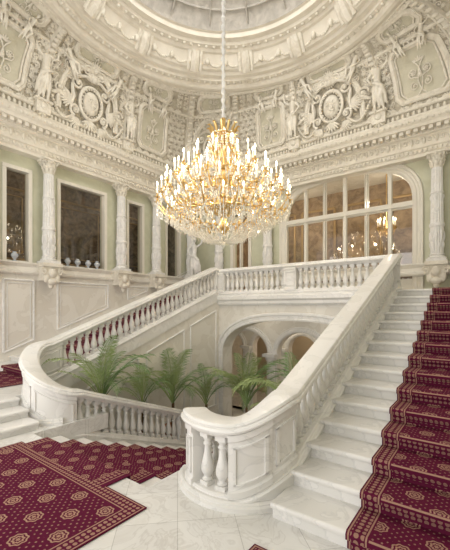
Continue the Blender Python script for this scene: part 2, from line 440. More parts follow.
TL=lambda a,z,d:(XL-d,a,z)
TB=lambda a,z,d:(a,YB+d,z)
cst=lambda v:(lambda x:v)
def arch(xa,xb,zs,rise,p=2.0):
    c=(xa+xb)/2; hw=(xb-xa)/2
    return lambda x: zs+rise*(max(0,1-abs((x-c)/hw)**p))**(1/p)
LW=[(4.22,4.90,3.6,cst(6.42),0),(5.85,7.57,3.6,cst(6.42),0),(8.62,9.34,3.6,cst(6.42),0),(2.2,3.1,3.6,cst(6.42),0),(10.7,11.5,3.6,cst(6.42),0)]
mb=MB(); holed(mb,YFR,YB+.3,0,7.95,LW,.28,TL); mb.obj('wall_left',GREEN,kind='structure',smooth=False)
mb=MB(); mb.box(XL-.28,XL-.02,YFR,16.7,ZLOW-.2,-.01); mb.box(XL-.28,XL-.02,YB+.3,16.7,-.01,H); mb.box(XR,XR+.2,YB,16.7,ZLOW,H); mb.obj('wall_lower_hall',MARBLE2,kind='structure',smooth=False)
WX0,WX1=-6.45,-1.86
ba=arch(WX0,WX1,5.55,1.4,2.9)
mb=MB(); holed(mb,XL,XR,H,7.95,[(WX0,WX1,H,ba,1),(-9.05,-8.15,H,cst(6.3),0)],.3,TB); mb.obj('wall_back',GREEN,kind='structure',smooth=False)
mb=MB(); mb.box(XR,XR+.2,YFR,YB,-.2,7.95); mb.obj('wall_right',GREEN,kind='structure')
mb=MB()
mb.box(XL,XL+.10,YFR,YB,0,3.30)
mb.sweep([(XL,YFR,0),(XL,YB,0),(XR,YB,0)],[(0,3.22),(-.16,3.22),(-.20,3.27),(-.20,3.33),(-.16,3.36),(-.14,3.46),(-.18,3.52),(-.22,3.56),(-.22,3.60),(0,3.60)],closed=True)
mb.obj('trim_6',MARBLE2,kind='structure')
mb=MB()
Tw=lambda a,z,d:(XL+.11,a,z)
for a0,a1 in ((3.15,3.9),(4.15,5.0),(5.75,7.65),(8.55,9.5),(10.3,12.1)):
    zb=max(.8,.374*(a1-3.9)+.45+.35)
    zb2=max(.8,.374*(a0-3.9)+.45+.35)
    bars(mb,Tw,a0,a1,zb2,3.05,zb,3.05,.07)
    bars(mb,Tw,a0+.1,a1-.1,zb2+.1,2.95,zb+.1,2.95,.03)
mb.obj('trim_7',MARBLE,kind='structure')
ENT=[(0,6.88),(-.30,6.88),(-.30,6.98),(-.33,7.0),(-.33,7.12),(-.37,7.15),(-.37,7.19),(-.30,7.21),(-.30,7.52),(-.36,7.55),(-.38,7.60),(-.40,7.66),(-.62,7.69),(-.64,7.78),(-.70,7.83),(-.72,7.90),(-.72,7.94),(0,7.94)]
mb=MB(); mb.sweep([(XL,YFR,0),(XL,YB,0),(XR,YB,0)],ENT)
def run_along(fn,step):
    n=int((YB-.35-YFR)/step)
    for i in range(n): fn(lambda a,b,c,y=YFR+(i+.5)*step:(XL+b,y+a,c))
    n=int((XR-XL-.35)/step)
    for i in range(n): fn(lambda a,b,c,x=XL+.35+(i+.5)*step:(x+a,YB-b,c))
run_along(lambda T:mb.box(-.055,.055,.36,.58,7.58,7.68,T=T),.20)
mb.obj('trim_8',PLASTER,kind='structure')
mb=MB()
def fr(T):
    pts=[]
    for k in range(15):
        a=k/14*3.6*pi*.5; r=.12*(1-k/17)
        pts.append(T(r*math.cos(a)-.03,.31,7.37+r*math.sin(a)))
    mb.tube(pts,[.028]*15,5)
    mb.ell(T(.14,.31,7.36),(.05,.05,.12),n=6,m=4); mb.ell(T(-.03,.31,7.37),(.04,.04,.04),n=6,m=4)
run_along(fr,.34)
run_along(lambda T:mb.ell(T(0,.35,7.06),(.045,.045,.055),n=6,m=4),.13)
run_along(lambda T:mb.ell(T(0,.70,7.86),(.05,.05,.05),n=6,m=4),.17)
mb.obj('trim_9',RELIEF,kind='structure')
# ------------------------------------------------------------------ COLUMNS
def capital():
    mb=MB(); mb.lathe([(.15,0),(.155,.03),(.14,.05),(.15,.2),(.2,.36),(.22,.40)],16)
    mb.box(-.25,.25,-.25,.25,.40,.46)
    for row,(zz,n,rr) in enumerate(((.12,8,.165),(.24,8,.185))):
        for i in range(n):
            a=2*pi*(i+.5*row)/n; R=Matrix.Rotation(a,3,'Z')@Matrix.Rotation(.25,3,'Y')
            mb.ell((rr*math.cos(a),rr*math.sin(a),zz),(.03,.05,.10),n=6,m=5,R=R)
            mb.ell((rr*1.2*math.cos(a),rr*1.2*math.sin(a),zz+.085),(.035,.045,.025),n=6,m=4,R=R)
    for i in range(4):
        a=pi/4+i*pi/2; pts=[]
        for k in range(12):
            t=k/11*2.6*pi; r=.075*(1-k/14); pts.append(((.24+r*math.cos(t)*.8)*math.cos(a),(.24+r*math.cos(t)*.8)*math.sin(a),.34+r*math.sin(t)))
        mb.tube(pts,.022,5)
    for i in range(4):
        a=i*pi/2; mb.ell((.24*math.cos(a),.24*math.sin(a),.40),(.04,.04,.05),n=6,m=4)
    return mb
def shaft(h):
    mb=MB(); n=32; prof=[(0,.175),(h*.33,.18),(h,.15)]
    vs=[];fs=[]
    for (z,r) in prof:
        for i in range(n): 
            q=r-(.016 if i%2 else 0); vs.append((q*math.cos(2*pi*i/n),q*math.sin(2*pi*i/n),z))
    fs=[(j*n+i,j*n+(i+1)%n,(j+1)*n+(i+1)%n,(j+1)*n+i) for j in range(2) for i in range(n)]
    mb.add(vs,fs)
    mb.lathe([(.19,h*.31),(.205,h*.32),(.205,h*.345),(.19,h*.355)],20)
    mb.lathe([(.165,h*.70),(.18,h*.705),(.18,h*.72),(.165,h*.725)],20)
    for i in range(8):
        a=2*pi*i/8; mb.ell((.18*math.cos(a),.18*math.sin(a),h*.2),(.035,.035,.16),n=6,m=5); mb.ell((.18*math.cos(a+.39),.18*math.sin(a+.39),h*.1),(.03,.03,.09),n=6,m=5)
        mb.ell((.165*math.cos(a),.165*math.sin(a),h*.66),(.03,.03,.07),n=6,m=5)
    return mb
def cbase():
    mb=MB(); mb.box(-.26,.26,-.26,.26,0,.08); mb.lathe([(.24,.08),(.255,.11),(.24,.14),(.2,.15),(.19,.18),(.21,.2),(.21,.22),(.18,.24)],18)
    return mb
def console():
    mb=MB(); mb.box(-.30,.30,-.24,.30,.55,.66); mb.box(-.25,.25,-.24,.22,.12,.55)
    for s in (-1,1):
        pts=[]
        for k in range(18):
            t=k/17*3*pi; r=.13*(1-k/22); pts.append((s*(.26+r*math.cos(t)*.7),.22,.40+r*math.sin(t)))
        mb.tube(pts,.035,6)
    mb.ell((0,.25,.36),(.12,.08,.15),n=10,m=6); mb.ell((0,.2,.08),(.17,.10,.11),n=10,m=6); mb.ell((0,.14,-.04),(.09,.08,.10),n=8,m=5)
    for s in (-1,1): mb.ell((s*.17,.2,.16),(.09,.07,.13),n=8,m=5)
    return mb
HS=6.42-3.84
P_sh=shaft(HS).obj('shaft',MARBLE,link=False); P_ca=capital().obj('capital',RELIEF,link=False); P_ba=cbase().obj('base',MARBLE,link=False); P_co=console().obj('carved_pedestal',RELIEF,link=False)
def column(x,y,rz,label):
    e=empty('column',(x,y,2.94),label,'column',group='columns round the stair hall',rz=rz)
    for src,z in ((P_co,0),(P_ba,.66),(P_sh,.90),(P_ca,.90+HS)):
        cp(src,e,(0,0,z))
for y in (3.55,5.37,8.10,9.85,11.95): column(XL+.30,y,-pi/2,'white marble fluted column with leafy capital between dark windows')
for x in (-7.1,-1.22,-9.6,-.2): column(x,YB-.30,pi,'white marble fluted column with leafy capital beside the arched window')
# ------------------------------------------------------------------ WINDOWS
wn=1
JJ=0
def bar(mb,T,a0,a1,z0,z1,d0,d1): 
    global JJ
    JJ=(JJ+1)%7; j=JJ*.0013
    mb.box(a0,a1,z0,z1,d0-j,d1+j,T=T)
for i,h in enumerate(LW):
    mb=MB(); a0,a1,z0,z1=h[0],h[1],h[2],6.42
    for (p,q,r,s) in ((a0-.08,a0+.03,z0,z1-.035),(a1-.03,a1+.08,z0,z1-.035),(a0-.08,a1+.08,z1-.03,z1+.08)):
        bar(mb,TL,p,q,r,s,-.05,.14)
    bar(mb,TL,a0+.03,a1-.03,z0+.001,z0+.05,.0,.1)
    mb.obj('window_%d'%wn,FRAME,kind='structure',smooth=False); wn+=1
    g=MB(); g.add([TL(a0,z0,.1),TL(a1,z0,.1),TL(a1,z1,.1),TL(a0,z1,.1)],[(0,1,2,3)]); g.obj('window_%d'%wn,GLASS,kind='structure',smooth=False); wn+=1
mb=MB()
for x in (-5.6,-4.1,-2.6): bar(mb,TB,x-.055,x+.055,H,ba(x),.0,.16)
for x in (-4.85,-3.35): bar(mb,TB,x-.025,x+.025,H,ba(x),.04,.12)
bar(mb,TB,WX0,WX1,5.5,5.63,-.02,.17)
bar(mb,TB,WX0,WX1,H,H+.5,.05,.125)
xs=[WX0,-5.6,-4.85,-4.1,-3.35,-2.6,WX1]
for a,b in zip(xs,xs[1:]):
    for p in (a+.045,b-.07): bar(mb,TB,p,p+.025,H,min(ba(p),ba(p+.025)),.06,.11)
    bar(mb,TB,a,b,5.44,5.5,.06,.11); bar(mb,TB,a,b,5.63,5.68,.06,.11)
def arcsweep(mb,x0,x1,zs,f,prof):
    n=60; P=[Vector((x0,zs-2.9))]+[Vector((x0+(x1-x0)*(.5-.5*math.cos(pi*i/n)),0)) for i in range(n+1)]+[Vector((x1,zs-2.9))]
    for p in P[1:-1]: p.y=f(p.x)
    k=len(prof); vs=[]
    for i,p in enumerate(P):
        t=P[min(i+1,len(P)-1)]-P[max(0,i-1)]; t.normalize(); nn=Vector((-t.y,t.x))
        for (o,d) in prof: w=p+nn*o; vs.append(TB(w.x,w.y,-d))
    fs=[(i*k+j,i*k+(j+1)%k,(i+1)*k+(j+1)%k,(i+1)*k+j) for i in range(len(P)-1) for j in range(k)]
    mb.add(vs,fs)
arcsweep(mb,WX0,WX1,5.55,ba,[(-.07,-.16),(-.07,.0),(.0,.05),(.06,.05),(.08,.02),(.14,.02),(.17,.07),(.24,.07),(.27,.0),(.27,-.05)])
for (p,q,r,s) in ((-9.15,-9.0,H,6.29),(-8.2,-8.05,H,6.29),(-9.15,-8.05,6.3,6.45),(-8.64,-8.58,H,6.29)): bar(mb,TB,p,q,r,s,-.05,.12)
mb.obj('window_%d'%wn,FRAME,kind='structure',angle=30); wn+=1
g=MB()
n=40
top=[(WX0+(WX1-WX0)*(.5-.5*math.cos(pi*i/n))) for i in range(n+1)]
vs=[TB(x,ba(x),.09) for x in top]+[TB(x,H,.09) for x in top]
g.add(vs,[(i,i+1,n+2+i,n+1+i) for i in range(n)]); g.obj('window_%d'%wn,GLASS,kind='structure',smooth=False); wn+=1
mb=MB()
mb.box(-10,XR,15.8,16,H,7.6); mb.box(-10.2,-10,YB+.3,16,H,7.6); mb.box(XR,XR+.2,YB+.3,16,H,7.6)
mb.obj('wall_room_behind',stone('tan_panelled_wall',(.20,.13,.075),(.42,.30,.19),2.5,.6,.2,12),kind='structure')
mb=MB(); mb.box(-10,XR,YB+.3,16,7.5,7.6); mb.box(-10,XR,YB,16,H-.1,H-.001); mb.obj('ceiling_room_behind',MARBLE2,kind='structure')
mb=MB(); mb.box(XL-2.8,XL-2.6,YFR,YB,2.9,7.4); mb.box(XL-2.6,XL-.28,YFR,YFR+.1,2.9,7.4); mb.box(XL-2.6,XL-.28,YB,YB+.1,2.9,7.4); mb.obj('wall_gallery_behind',BROWN,kind='structure')
mb=MB(); mb.box(XL-2.8,XL-.28,YFR,YB,7.3,7.4); mb.box(XL-2.8,XL-.28,YFR,YB,2.9,3.0); mb.obj('ceiling_gallery_behind',BROWN,kind='structure')
mb=MB()
for a0,a1 in ((2.2,3.4),(4.0,6.0),(6.8,9.2),(10,12)):
    bars(mb,lambda a,z,d:(XL-2.55,a,z),a0,a1,4.0,6.6,4.0,6.6,.10)
    bars(mb,lambda a,z,d:(XL-2.55,a,z),a0+.25,a1-.25,4.25,6.35,4.25,6.35,.05)
mb.obj('trim_10',simple('old_gilt',(.42,.28,.12),.4,.3),kind='structure')
mb=MB()
for a0,a1 in ((-9,-7.6),(-7.2,-5.6),(-5.2,-3.6),(-3.2,-1.6),(-1.2,.4)):
    bars(mb,lambda a,z,d:(a,15.72,z),a0,a1,3.6,6.8,3.6,6.8,.12)
mb.obj('trim_11',simple('old_gilt_pale',(.5,.34,.16),.4,.3),kind='structure')
# ------------------------------------------------------------------ UPPER LANDING + ARCADE
mb=MB(); mb.box(XL,XR,YF-.12,YB+.3,H-.35,H)
mb.sweep([(XFL-.1,YF-.12,0),(XFR+.1,YF-.12,0)],[(0,H-.36),(-.05,H-.36),(-.09,H-.30),(-.09,H-.22),(-.14,H-.16),(-.14,H-.06),(-.10,H-.02),(0,H)])
mb.obj('floor_landing',MARBLE,kind='structure',angle=30)
TA=lambda a,z,d:(a,YF-.10+d,z)
fa=arch(-7.45,-2.25,.55,1.25,2.5)
mb=MB(); holed(mb,XFL,XFR,ZLOW,H-.3,[(-7.45,-2.25,ZLOW,fa,1)],.5,TA); mb.obj('wall_arcade',MARBLE2,kind='structure',smooth=False)
def arcmold(mb,x0,x1,zs,f,y,zlow,prof):
    n=48; P=[Vector((x0,zlow))]+[Vector((x0+(x1-x0)*(.5-.5*math.cos(pi*i/n)),0)) for i in range(n+1)]+[Vector((x1,zlow))]
    for p in P[1:-1]: p.y=f(p.x)
    k=len(prof); vs=[]
    for i,p in enumerate(P):
        t=P[min(i+1,len(P)-1)]-P[max(0,i-1)]; t.normalize(); nn=Vector((-t.y,t.x))
        for (o,d) in prof: w=p+nn*o; vs.append((w.x,y-d,w.y))
    mb.add(vs,[(i*k+j,i*k+(j+1)%k,(i+1)*k+(j+1)%k,(i+1)*k+j) for i in range(len(P)-1) for j in range(k)])
mb=MB()
arcmold(mb,-7.45,-2.25,.55,fa,YF-.10,ZLOW,[(0,-.02),(0,.04),(.05,.05),(.07,.02),(.16,.02),(.18,.06),(.24,.06),(.26,-.02)])
mb.obj('trim_12',MARBLE,kind='structure',angle=30)
def screen(yy,cs,hw,zs,rs,nm,tn):
    hs=[(c-hw,c+hw,ZLOW,arch(c-hw,c+hw,zs,rs),1) for c in cs]
    mb=MB(); holed(mb,XL,XR,ZLOW,H-.3,hs,.35,lambda a,z,d:(a,yy+d,z)); mb.obj(nm,MARBLE2,kind='structure',smooth=False)
    mb=MB()
    for h in hs: arcmold(mb,h[0],h[1],zs,h[3],yy,ZLOW,[(0,-.02),(0,.05),(.05,.08),(.12,.08),(.14,.03),(.2,.03),(.22,-.02)])
    for a,b in zip(cs,cs[1:]):
        c=(a+b)/2; mb.lathe([(.17,ZLOW),(.16,zs-.35),(.15,zs-.3),(.20,zs-.22),(.24,zs-.08)],16,(c,yy-.12,0)); mb.box(c-.27,c+.27,yy-.34,yy,zs-.1,zs+.02)
    mb.obj(tn,MARBLE,kind='structure',angle=30)
screen(11.9,(-10.3,-7.9,-5.5,-3.1,-.7),1.0,.40,.88,'wall_screen','trim_13')
screen(14.2,(-10.3,-8.4,-6.5,-4.6,-2.7,-.8),.66,.35,.62,'wall_screen_far','trim_21')
mb=MB(); mb.box(XL,XR,18,18.2,ZLOW,H); mb.box(XL-.28,XL,16.7,18,ZLOW,H); mb.box(XR,XR+.2,16.7,18,ZLOW,H); mb.obj('wall_hall_behind',simple('hall_plaster',(.60,.50,.36),.6),kind='structure')
mb=MB(); mb.box(XL,XR,YB+.3,18.2,H-.3,H-.15); mb.obj('ceiling_hall_behind',MARBLE2,kind='structure')
# ------------------------------------------------------------------ CEILING COVE
def base_r(th):
    c,s=math.cos(th),math.sin(th); hx=5.85 if c<0 else 6.35; hy=5.45 if s>0 else 8.7; p=7.
    return (abs(c/hx)**p+abs(s/hy)**p)**(-1/p)
RR=4.95; Z0=7.94; HC=2.62
def cov0(th,s):
    a=s*pi/2; rb=base_r(th); r=rb+(RR-rb)*(1-math.cos(a)); return Vector((CX+r*math.cos(th),CY+r*math.sin(th),Z0+HC*math.sin(a)))
def frame(th,s):
    p=cov0(th,s); a=(cov0(th-.01,s)-cov0(th+.01,s)).normalized(); b=(cov0(th,min(1,s+.01))-cov0(th,max(0,s-.01))).normalized()
    n=a.cross(b).normalized(); 
    if n.dot(Vector((CX,CY,8))-p)<0: n=-n
    return p,a,b,n
def cov(th,s,h=0):
    p,a,b,n=frame(th,s); return p+n*h
D=math.radians
AX=(82,180); KO=(33,131,229)
panels=[]
for c in AX:
    panels+= [(c-8,c+8,.70,.90)]
    for sg in (-1,1):
        a,b=sorted((c+sg*20,c+sg*31)); panels.append((a,b,.16,.58)); panels.append((a,b,.72,.90))
for c in KO: panels+=[(c-6,c+6,.70,.90)]
mb=MB(); NT=360; NS=30
vs=[]
for j in range(-1,NS+1):
    for i in range(NT):
        th=2*pi*i/NT
        if j<0:
            c,s=math.cos(th),math.sin(th); hx=(CX-XL) if c<0 else XR-CX; hy=(YB-CY) if s>0 else CY-YFR
            r=1/max(abs(c)/hx,abs(s)/hy); vs.append((CX+r*c,CY+r*s,Z0-.02))
        else: vs.append(cov0(th,j/NS))
mb.v=[tuple(v) for v in vs]
for j in range(NS+1):
    for i in range(NT):
        mb.f.append([j*NT+i,j*NT+(i+1)%NT,(j+1)*NT+(i+1)%NT,(j+1)*NT+i])
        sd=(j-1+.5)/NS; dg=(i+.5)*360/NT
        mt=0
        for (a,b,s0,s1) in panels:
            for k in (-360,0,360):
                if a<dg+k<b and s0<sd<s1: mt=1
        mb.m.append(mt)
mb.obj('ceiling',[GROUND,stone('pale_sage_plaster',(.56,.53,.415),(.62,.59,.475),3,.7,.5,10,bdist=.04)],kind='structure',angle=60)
def vis(d): return 25<=d<=250
def spiral(mb,cx,cy,r,turns,a0,sgn,rad,z=.05,n=18):
    pts=[];rs=[]
    for k in range(n):
        t=k/(n-1); a=a0+sgn*turns*2*pi*t; q=r*(1-.85*t); pts.append((cx+q*math.cos(a),cy+q*math.sin(a),z+.03*t)); rs.append(rad*(1-.35*t))
    mb.tube(pts,rs,6)
    mb.ell((cx,cy,z+.03),(rad*1.5,rad*1.5,rad*1.4),n=8,m=5)
def leaf(mb,x,y,ang,L,W,z=.05,h=.05):
    mb.ell((x+math.cos(ang)*L/2,y+math.sin(ang)*L/2,z),(L/2,W/2,h),ang,n=8,m=5)
def fan(mb,x,y,a0,a1,n,L,W,z=.06,h=.05):
    for i in range(n):
        a=lerp(a0,a1,i/(n-1)); leaf(mb,x,y,a,L*(1-.25*abs(i/(n-1)-.5)),W,z,h)
def frm(th,s,scale=1,flip=False,h=0,tilt=0):
    p,a,b,n=frame(th,s); M=Matrix((a,b,n)).transposed().to_4x4(); M.translation=p+n*h
    return M@Matrix.Rotation(tilt,4,'Z')@Matrix.Diagonal((-scale if flip else scale,scale,scale,1))
mb=MB()
for (a,b,s0,s1) in panels:
    if not vis((a+b)/2): continue
    for ins,rad in ((-.5,.04),(0,.07),(.9,.03)):
        a_,b_=a+ins,b-ins; s0_,s1_=s0+ins*.02,s1-ins*.02
        pts=[]; cx=1.2; cs=.03
        seq=[(a_+cx,s0_),(b_-cx,s0_),(b_-cx*.4,s0_+cs),(b_,s0_+cs*1.6),(b_,s1_-cs*1.6),(b_-cx*.4,s1_-cs),(b_-cx,s1_),(a_+cx,s1_),(a_+cx*.4,s1_-cs),(a_,s1_-cs*1.6),(a_,s0_+cs*1.6),(a_+cx*.4,s0_+cs),(a_+cx,s0_)]
        for (p,q) in zip(seq,seq[1:]):
            m=max(1,int(abs(p[0]-q[0])+abs(p[1]-q[1])*12))
            for k in range(m): pts.append(cov(D(lerp(p[0],q[0],k/m)),lerp(p[1],q[1],k/m),.03))
        pts.append(pts[0]); mb.tube(pts,rad,6)
mb.obj('trim_14',RELIEF,kind='structure')
mb=MB()
for s,r in ((.02,.12),(.10,.06),(.64,.06),(.93,.07),(.975,.05)):
    pts=[cov(D(d),s,.02) for d in range(20,262,2)]; mb.tube(pts,r,8)
for d in [x*1.2 for x in range(20,212)]:
    for s,r in ((.06,(.05,.10,.05)),(.952,(.035,.05,.04)),(.615,(.04,.05,.04))):
        p,a,b,n=frame(D(d),s); R=Matrix((a,b,n)).transposed(); mb.ell(p+n*.04,r,n=6,m=4,R=R)
for c in (82,180,131,229):
    w=10.6 if c in AX else 7.6
    for off,r in ((0,.075),(.9,.035)):
        pts=[]
        for k in range(25):
            t=k/24; x=-math.cos(pi*t); pts.append(cov(D(c+x*(w-off)),.16+(.46-off*.02)*(max(0,1-abs(x)**2.6))**(1/2.6),.05))
        mb.tube(pts,r,8)
mb.obj('trim_15',RELIEF,kind='structure')
figs=sorted([67,97,165,195,48,122,140,218])
mb=MB()
for d in figs:
    w=1.4
    n=16; vs=[]
    for k in range(n+1):
        s=k/n*.93
        for (dd,h) in ((-w,.0),(-w,.09),(-w*.85,.14),(-w*.6,.12),(-w*.5,.08),(w*.5,.08),(w*.6,.12),(w*.85,.14),(w,.09),(w,0)):
            vs.append(cov(D(d+dd*(1-.2*s)),s,h))
    mb.add(vs,[(i*10+j,i*10+j+1,(i+1)*10+j+1,(i+1)*10+j) for i in range(n) for j in range(9)])
    for k in range(13):
        s=.12+k*.065; p,a,b,nn=frame(D(d),s); R=Matrix((a,b,nn)).transposed(); mb.ell(p+nn*.13,(.10,.07,.06),n=8,m=5,R=R)
mb.obj('trim_16',RELIEF,kind='structure')
mot=MB(); spiral(mot,-.06,.06,.16,1.3,0,1,.034,.04); spiral(mot,.12,-.16,.12,1.3,pi,1,.028,.04); fan(mot,.05,.1,-.2,1.9,5,.24,.055,.05,.05); fan(mot,-.05,-.1,pi-.2,pi+1.9,5,.24,.055,.05,.05)
mot2=MB(); fan(mot2,0,-.12,.3,pi-.3,5,.28,.09,.05,.05); spiral(mot2,-.18,-.1,.12,1.2,0,1,.035,.04); spiral(mot2,.18,-.1,.12,1.2,pi,-1,.035,.04); mot2.ell((0,-.08,.08),(.07,.07,.06),n=8,m=5)
mb=MB()
cols=[]
for c in AX: cols+=[(c+o) for o in (-17.8,-12.6,-9.0,9.0,12.6,17.8,-33,33)]
cols+=[117.3,119.3,143,144.8,125,137,128,134,224,226,232,44,37]
for d in cols:
    if not vis(d): continue
    k=0; s=.15
    while s<.60:
        near=min(abs(((d-c+180)%360)-180) for c in AX)
        if not (near<11 and .14<s<.46) and not (min(abs(d-c) for c in KO)<5 and .2<s<.5):
            mb.stamp(mot,frm(D(d),s,.62,flip=(k%2==0),h=.0,tilt=random.uniform(-.3,.3)))
        s+=.058; k+=1
for d in [x*2.9 for x in range(10,86)]:
    mb.stamp(mot2,frm(D(d),.125,.50,h=.01))
    if not any(abs(d-f)<2.2 for f in figs): mb.stamp(mot2,frm(D(d),.67,.46,h=.01))
    ok=all(not(a-1.5<d<b+1.5) for (a,b,s0,s1) in panels if s0>.6)
    if ok:
        for s in (.74,.81,.87): mb.stamp(mot,frm(D(d),s,.48,flip=(int(d)%2==0)))
mb.obj('trim_20',RELIEF,kind='structure')
def human(mb,x,y,s,flip=1,z=.12,pose=0):
    f=flip
    def T(p): return (x+f*p[0]*s,y+p[1]*s,z+p[2]*s)
    def tb(pts,rs): mb.tube([T(p) for p in pts],[r*s for r in rs],8)
    tb([(0,.86,0),(.0,1.0,.02),(.01,1.2,.03),(.0,1.38,.02),(0,1.46,.02)],[.14,.115,.115,.15,.075])
    tb([(0,1.42,.02),(.01,1.56,.04)],[.05,.045])
    mb.ell(T((.02,1.65,.05)),(.085*s,.11*s,.10*s),n=10,m=8); mb.ell(T((.02,1.70,.03)),(.10*s,.085*s,.10*s),n=10,m=6)
    mb.ell(T((.03,1.635,.15)),(.02*s,.03*s,.03*s),n=6,m=4)
    tb([(-.07,.88,0),(-.10,.48,.08),(-.09,.08,.02),(-.10,.03,.10)],[.10,.07,.042,.04])
    if pose==2: tb([(.08,.88,0),(.22,.70,.22),(.16,.32,.14),(.2,.26,.22)],[.11,.08,.05,.04])
    else: tb([(.08,.88,0),(.13,.5,.12),(.18,.1,.0),(.19,.03,.08)],[.10,.07,.042,.04])
    tb([(.15,1.37,.02),(.32,1.5,.06),(.36,1.78,.06),(.37,1.85,.06)],[.055,.045,.036,.04])
    if pose==1: tb([(-.15,1.37,.02),(-.33,1.45,.06),(-.34,1.75,.06),(-.33,1.82,.06)],[.055,.045,.036,.04])
    else: tb([(-.15,1.37,.02),(-.28,1.15,.08),(-.18,.95,.18),(-.13,.93,.2)],[.055,.045,.036,.04])
    tb([(-.2,1.0,.06),(0,.9,.16),(.16,.78,.12),(.24,.5,.05),(.28,.2,.0)],[.035,.06,.07,.06,.03])
    tb([(.0,.9,.12),(.0,.6,.12),(.05,.3,.08),(.06,.1,.04)],[.05,.06,.05,.03])
mb=MB(); human(mb,0,.0,1.0,1); 
fig_me=bake_remesh(mb,.020,'relief_figure_mesh'); fig_me.materials.clear(); fig_me.materials.append(RELIEF)
mb=MB(); human(mb,0,.0,1.0,1,pose=1)
fig2_me=bake_remesh(mb,.020,'relief_figure_mesh_b'); fig2_me.materials.clear(); fig2_me.materials.append(RELIEF)
mb=MB(); human(mb,0,0,.62,1,pose=2)
put_me=bake_remesh(mb,.016,'cherub_mesh'); put_me.materials.clear(); put_me.materials.append(RELIEF)
mb=MB()
mb.ell((0,0,.06),(.27,.36,.12),n=18,m=8)
mb.tube([(.37*math.cos(a),.47*math.sin(a),.08) for a in [2*pi*i/28 for i in range(29)]],.05,8)
for i in range(22):
    a=2*pi*i/22; mb.ell((.31*math.cos(a),.40*math.sin(a),.12),(.03,.03,.03),n=6,m=4)
for sg in (-1,1):
    spiral(mb,sg*.46,.42,.19,1.4,pi/2,-sg,.045)
    spiral(mb,sg*.48,-.35,.17,1.4,-pi/2,sg,.045)
    mb.tube([(sg*.46,.62,.06),(sg*.25,.70,.1),(0,.66,.12)],[.05,.05,.05],6)
    mb.tube([(sg*.64,.35,.05),(sg*.58,.0,.08),(sg*.64,-.3,.05)],[.04,.07,.04],6)
    fan(mb,sg*.56,-.1,(-.9 if sg>0 else pi-.6),(.6 if sg>0 else pi+.9),8,.46,.08)
    fan(mb,sg*.35,-.58,(-1.6 if sg>0 else -3.0),(-.2 if sg>0 else -1.5),7,.38,.075)
    fan(mb,sg*.50,.5,(-.2 if sg>0 else pi-1.4),(1.4 if sg>0 else pi+.2),7,.42,.075)
    for k in range(16):
        t=k/15; mb.ell((sg*lerp(.55,1.2,t),-.55-.28*math.sin(pi*t)+.25*t,.07),(.05,.05,.05),n=7,m=5)
    spiral(mb,sg*1.0,.05,.17,1.3,0,sg,.04)
    leaf(mb,sg*.88,.0,(-.5 if sg>0 else pi+.5),.4,.12)
fan(mb,0,.62,.35,pi-.35,9,.34,.08,.10,.07)
mb.ell((0,.68,.14),(.10,.10,.09),n=8,m=6)
fan(mb,0,-.50,-pi+.5,-.5,7,.34,.085,.08)
spiral(mb,-.07,.05,.10,1.2,0,1,.025,.16); spiral(mb,.07,-.08,.10,1.2,pi,1,.025,.16); fan(mb,0,0,.3,pi-.3,5,.2,.05,.16,.03)
cart_me=mb.obj('cartouche_relief',RELIEF,link=False).data
def place(name,me,M,label,cat,group):
    o=bpy.data.objects.new(name,me); COL.objects.link(o); o.matrix_world=M; o['label']=label; o['category']=cat; o['group']=group; return o
for d in (82,180,131,229):
    corner=d in KO; sc=.33 if d==82 else .30
    place('cartouche_relief',cart_me,frm(D(d),sc,1.08 if not corner else 1.0,h=.06),'cream plaster shield cartouche with scrolls and garlands on the vaulted cove','plaster ornament','cartouches of the cove')
    for fl_ in (False,True):
        p,a,b,n=frame(D(d),sc); M=Matrix((a,b,n)).transposed().to_4x4(); M.translation=p+n*.15+a*(.60 if not fl_ else -.60)+b*.42
        M=M@Matrix.Rotation(-.45 if not fl_ else .45,4,'Z')@Matrix.Diagonal((-1.0 if not fl_ else 1.0,1.0,1.0,1))
        place('cherub_relief',put_me,M,'cream plaster cherub leaning on a shield cartouche','sculpture','cherubs of the cove')
for c in AX:
    for sg in (-1,1):
        for fl_ in (False,True):
            dd=c+sg*25.5+(1.8 if fl_ else -1.8)
            place('cherub_relief',put_me,frm(D(dd),.50,.80,flip=fl_,h=.08,tilt=(.3 if fl_ else -.3)),'cream plaster cherub seated on a panel frame','sculpture','cherubs of the cove')
for i,d in enumerate(figs):
    place('figure_relief',fig_me if i%3 else fig2_me,frm(D(d),.13,.96,flip=(i%2==0),h=.10),'cream plaster draped figure standing on a rib of the cove','sculpture','standing figures of the cove')
mb=MB()
mb.box(-.26,.26,-.45,.0,0,.28); mb.box(-.32,.32,-.03,.05,0,.34)
spiral(mb,-.33,-.15,.13,1.3,pi/2,1,.045); spiral(mb,.33,-.15,.13,1.3,pi/2,-1,.045)
fan(mb,0,-.35,-pi+.4,-.4,5,.28,.1,.2)
mb.ell((0,-.2,.28),(.13,.13,.07),n=10,m=6)
pd=mb.obj('bracket_relief',RELIEF,link=False)
for d in figs: place('bracket_relief',pd.data,frm(D(d),.14,.80),'cream plaster scrolled bracket below a standing figure','plaster ornament','brackets of the cove')
mb=MB()
for sg in (-1,1):
    spiral(mb,sg*.22,.18,.17,1.5,-pi/2,sg,.025,.03); spiral(mb,sg*.22,-.28,.15,1.5,pi/2,-sg,.025,.03)
    mb.tube([(0,-.5,.03),(sg*.08,-.1,.04),(0,.3,.03),(sg*.1,.5,.03)],.024,6)
    leaf(mb,sg*.05,.4,pi/2-sg*.6,.28,.07,.03,.04); leaf(mb,sg*.05,-.05,pi/2-sg*1.1,.26,.06,.03,.04); leaf(mb,0,-.5,-pi/2+sg*.8,.22,.06,.03,.04)
    fan(mb,sg*.22,.18,0,pi*1.7,7,.14,.04,.05,.03)
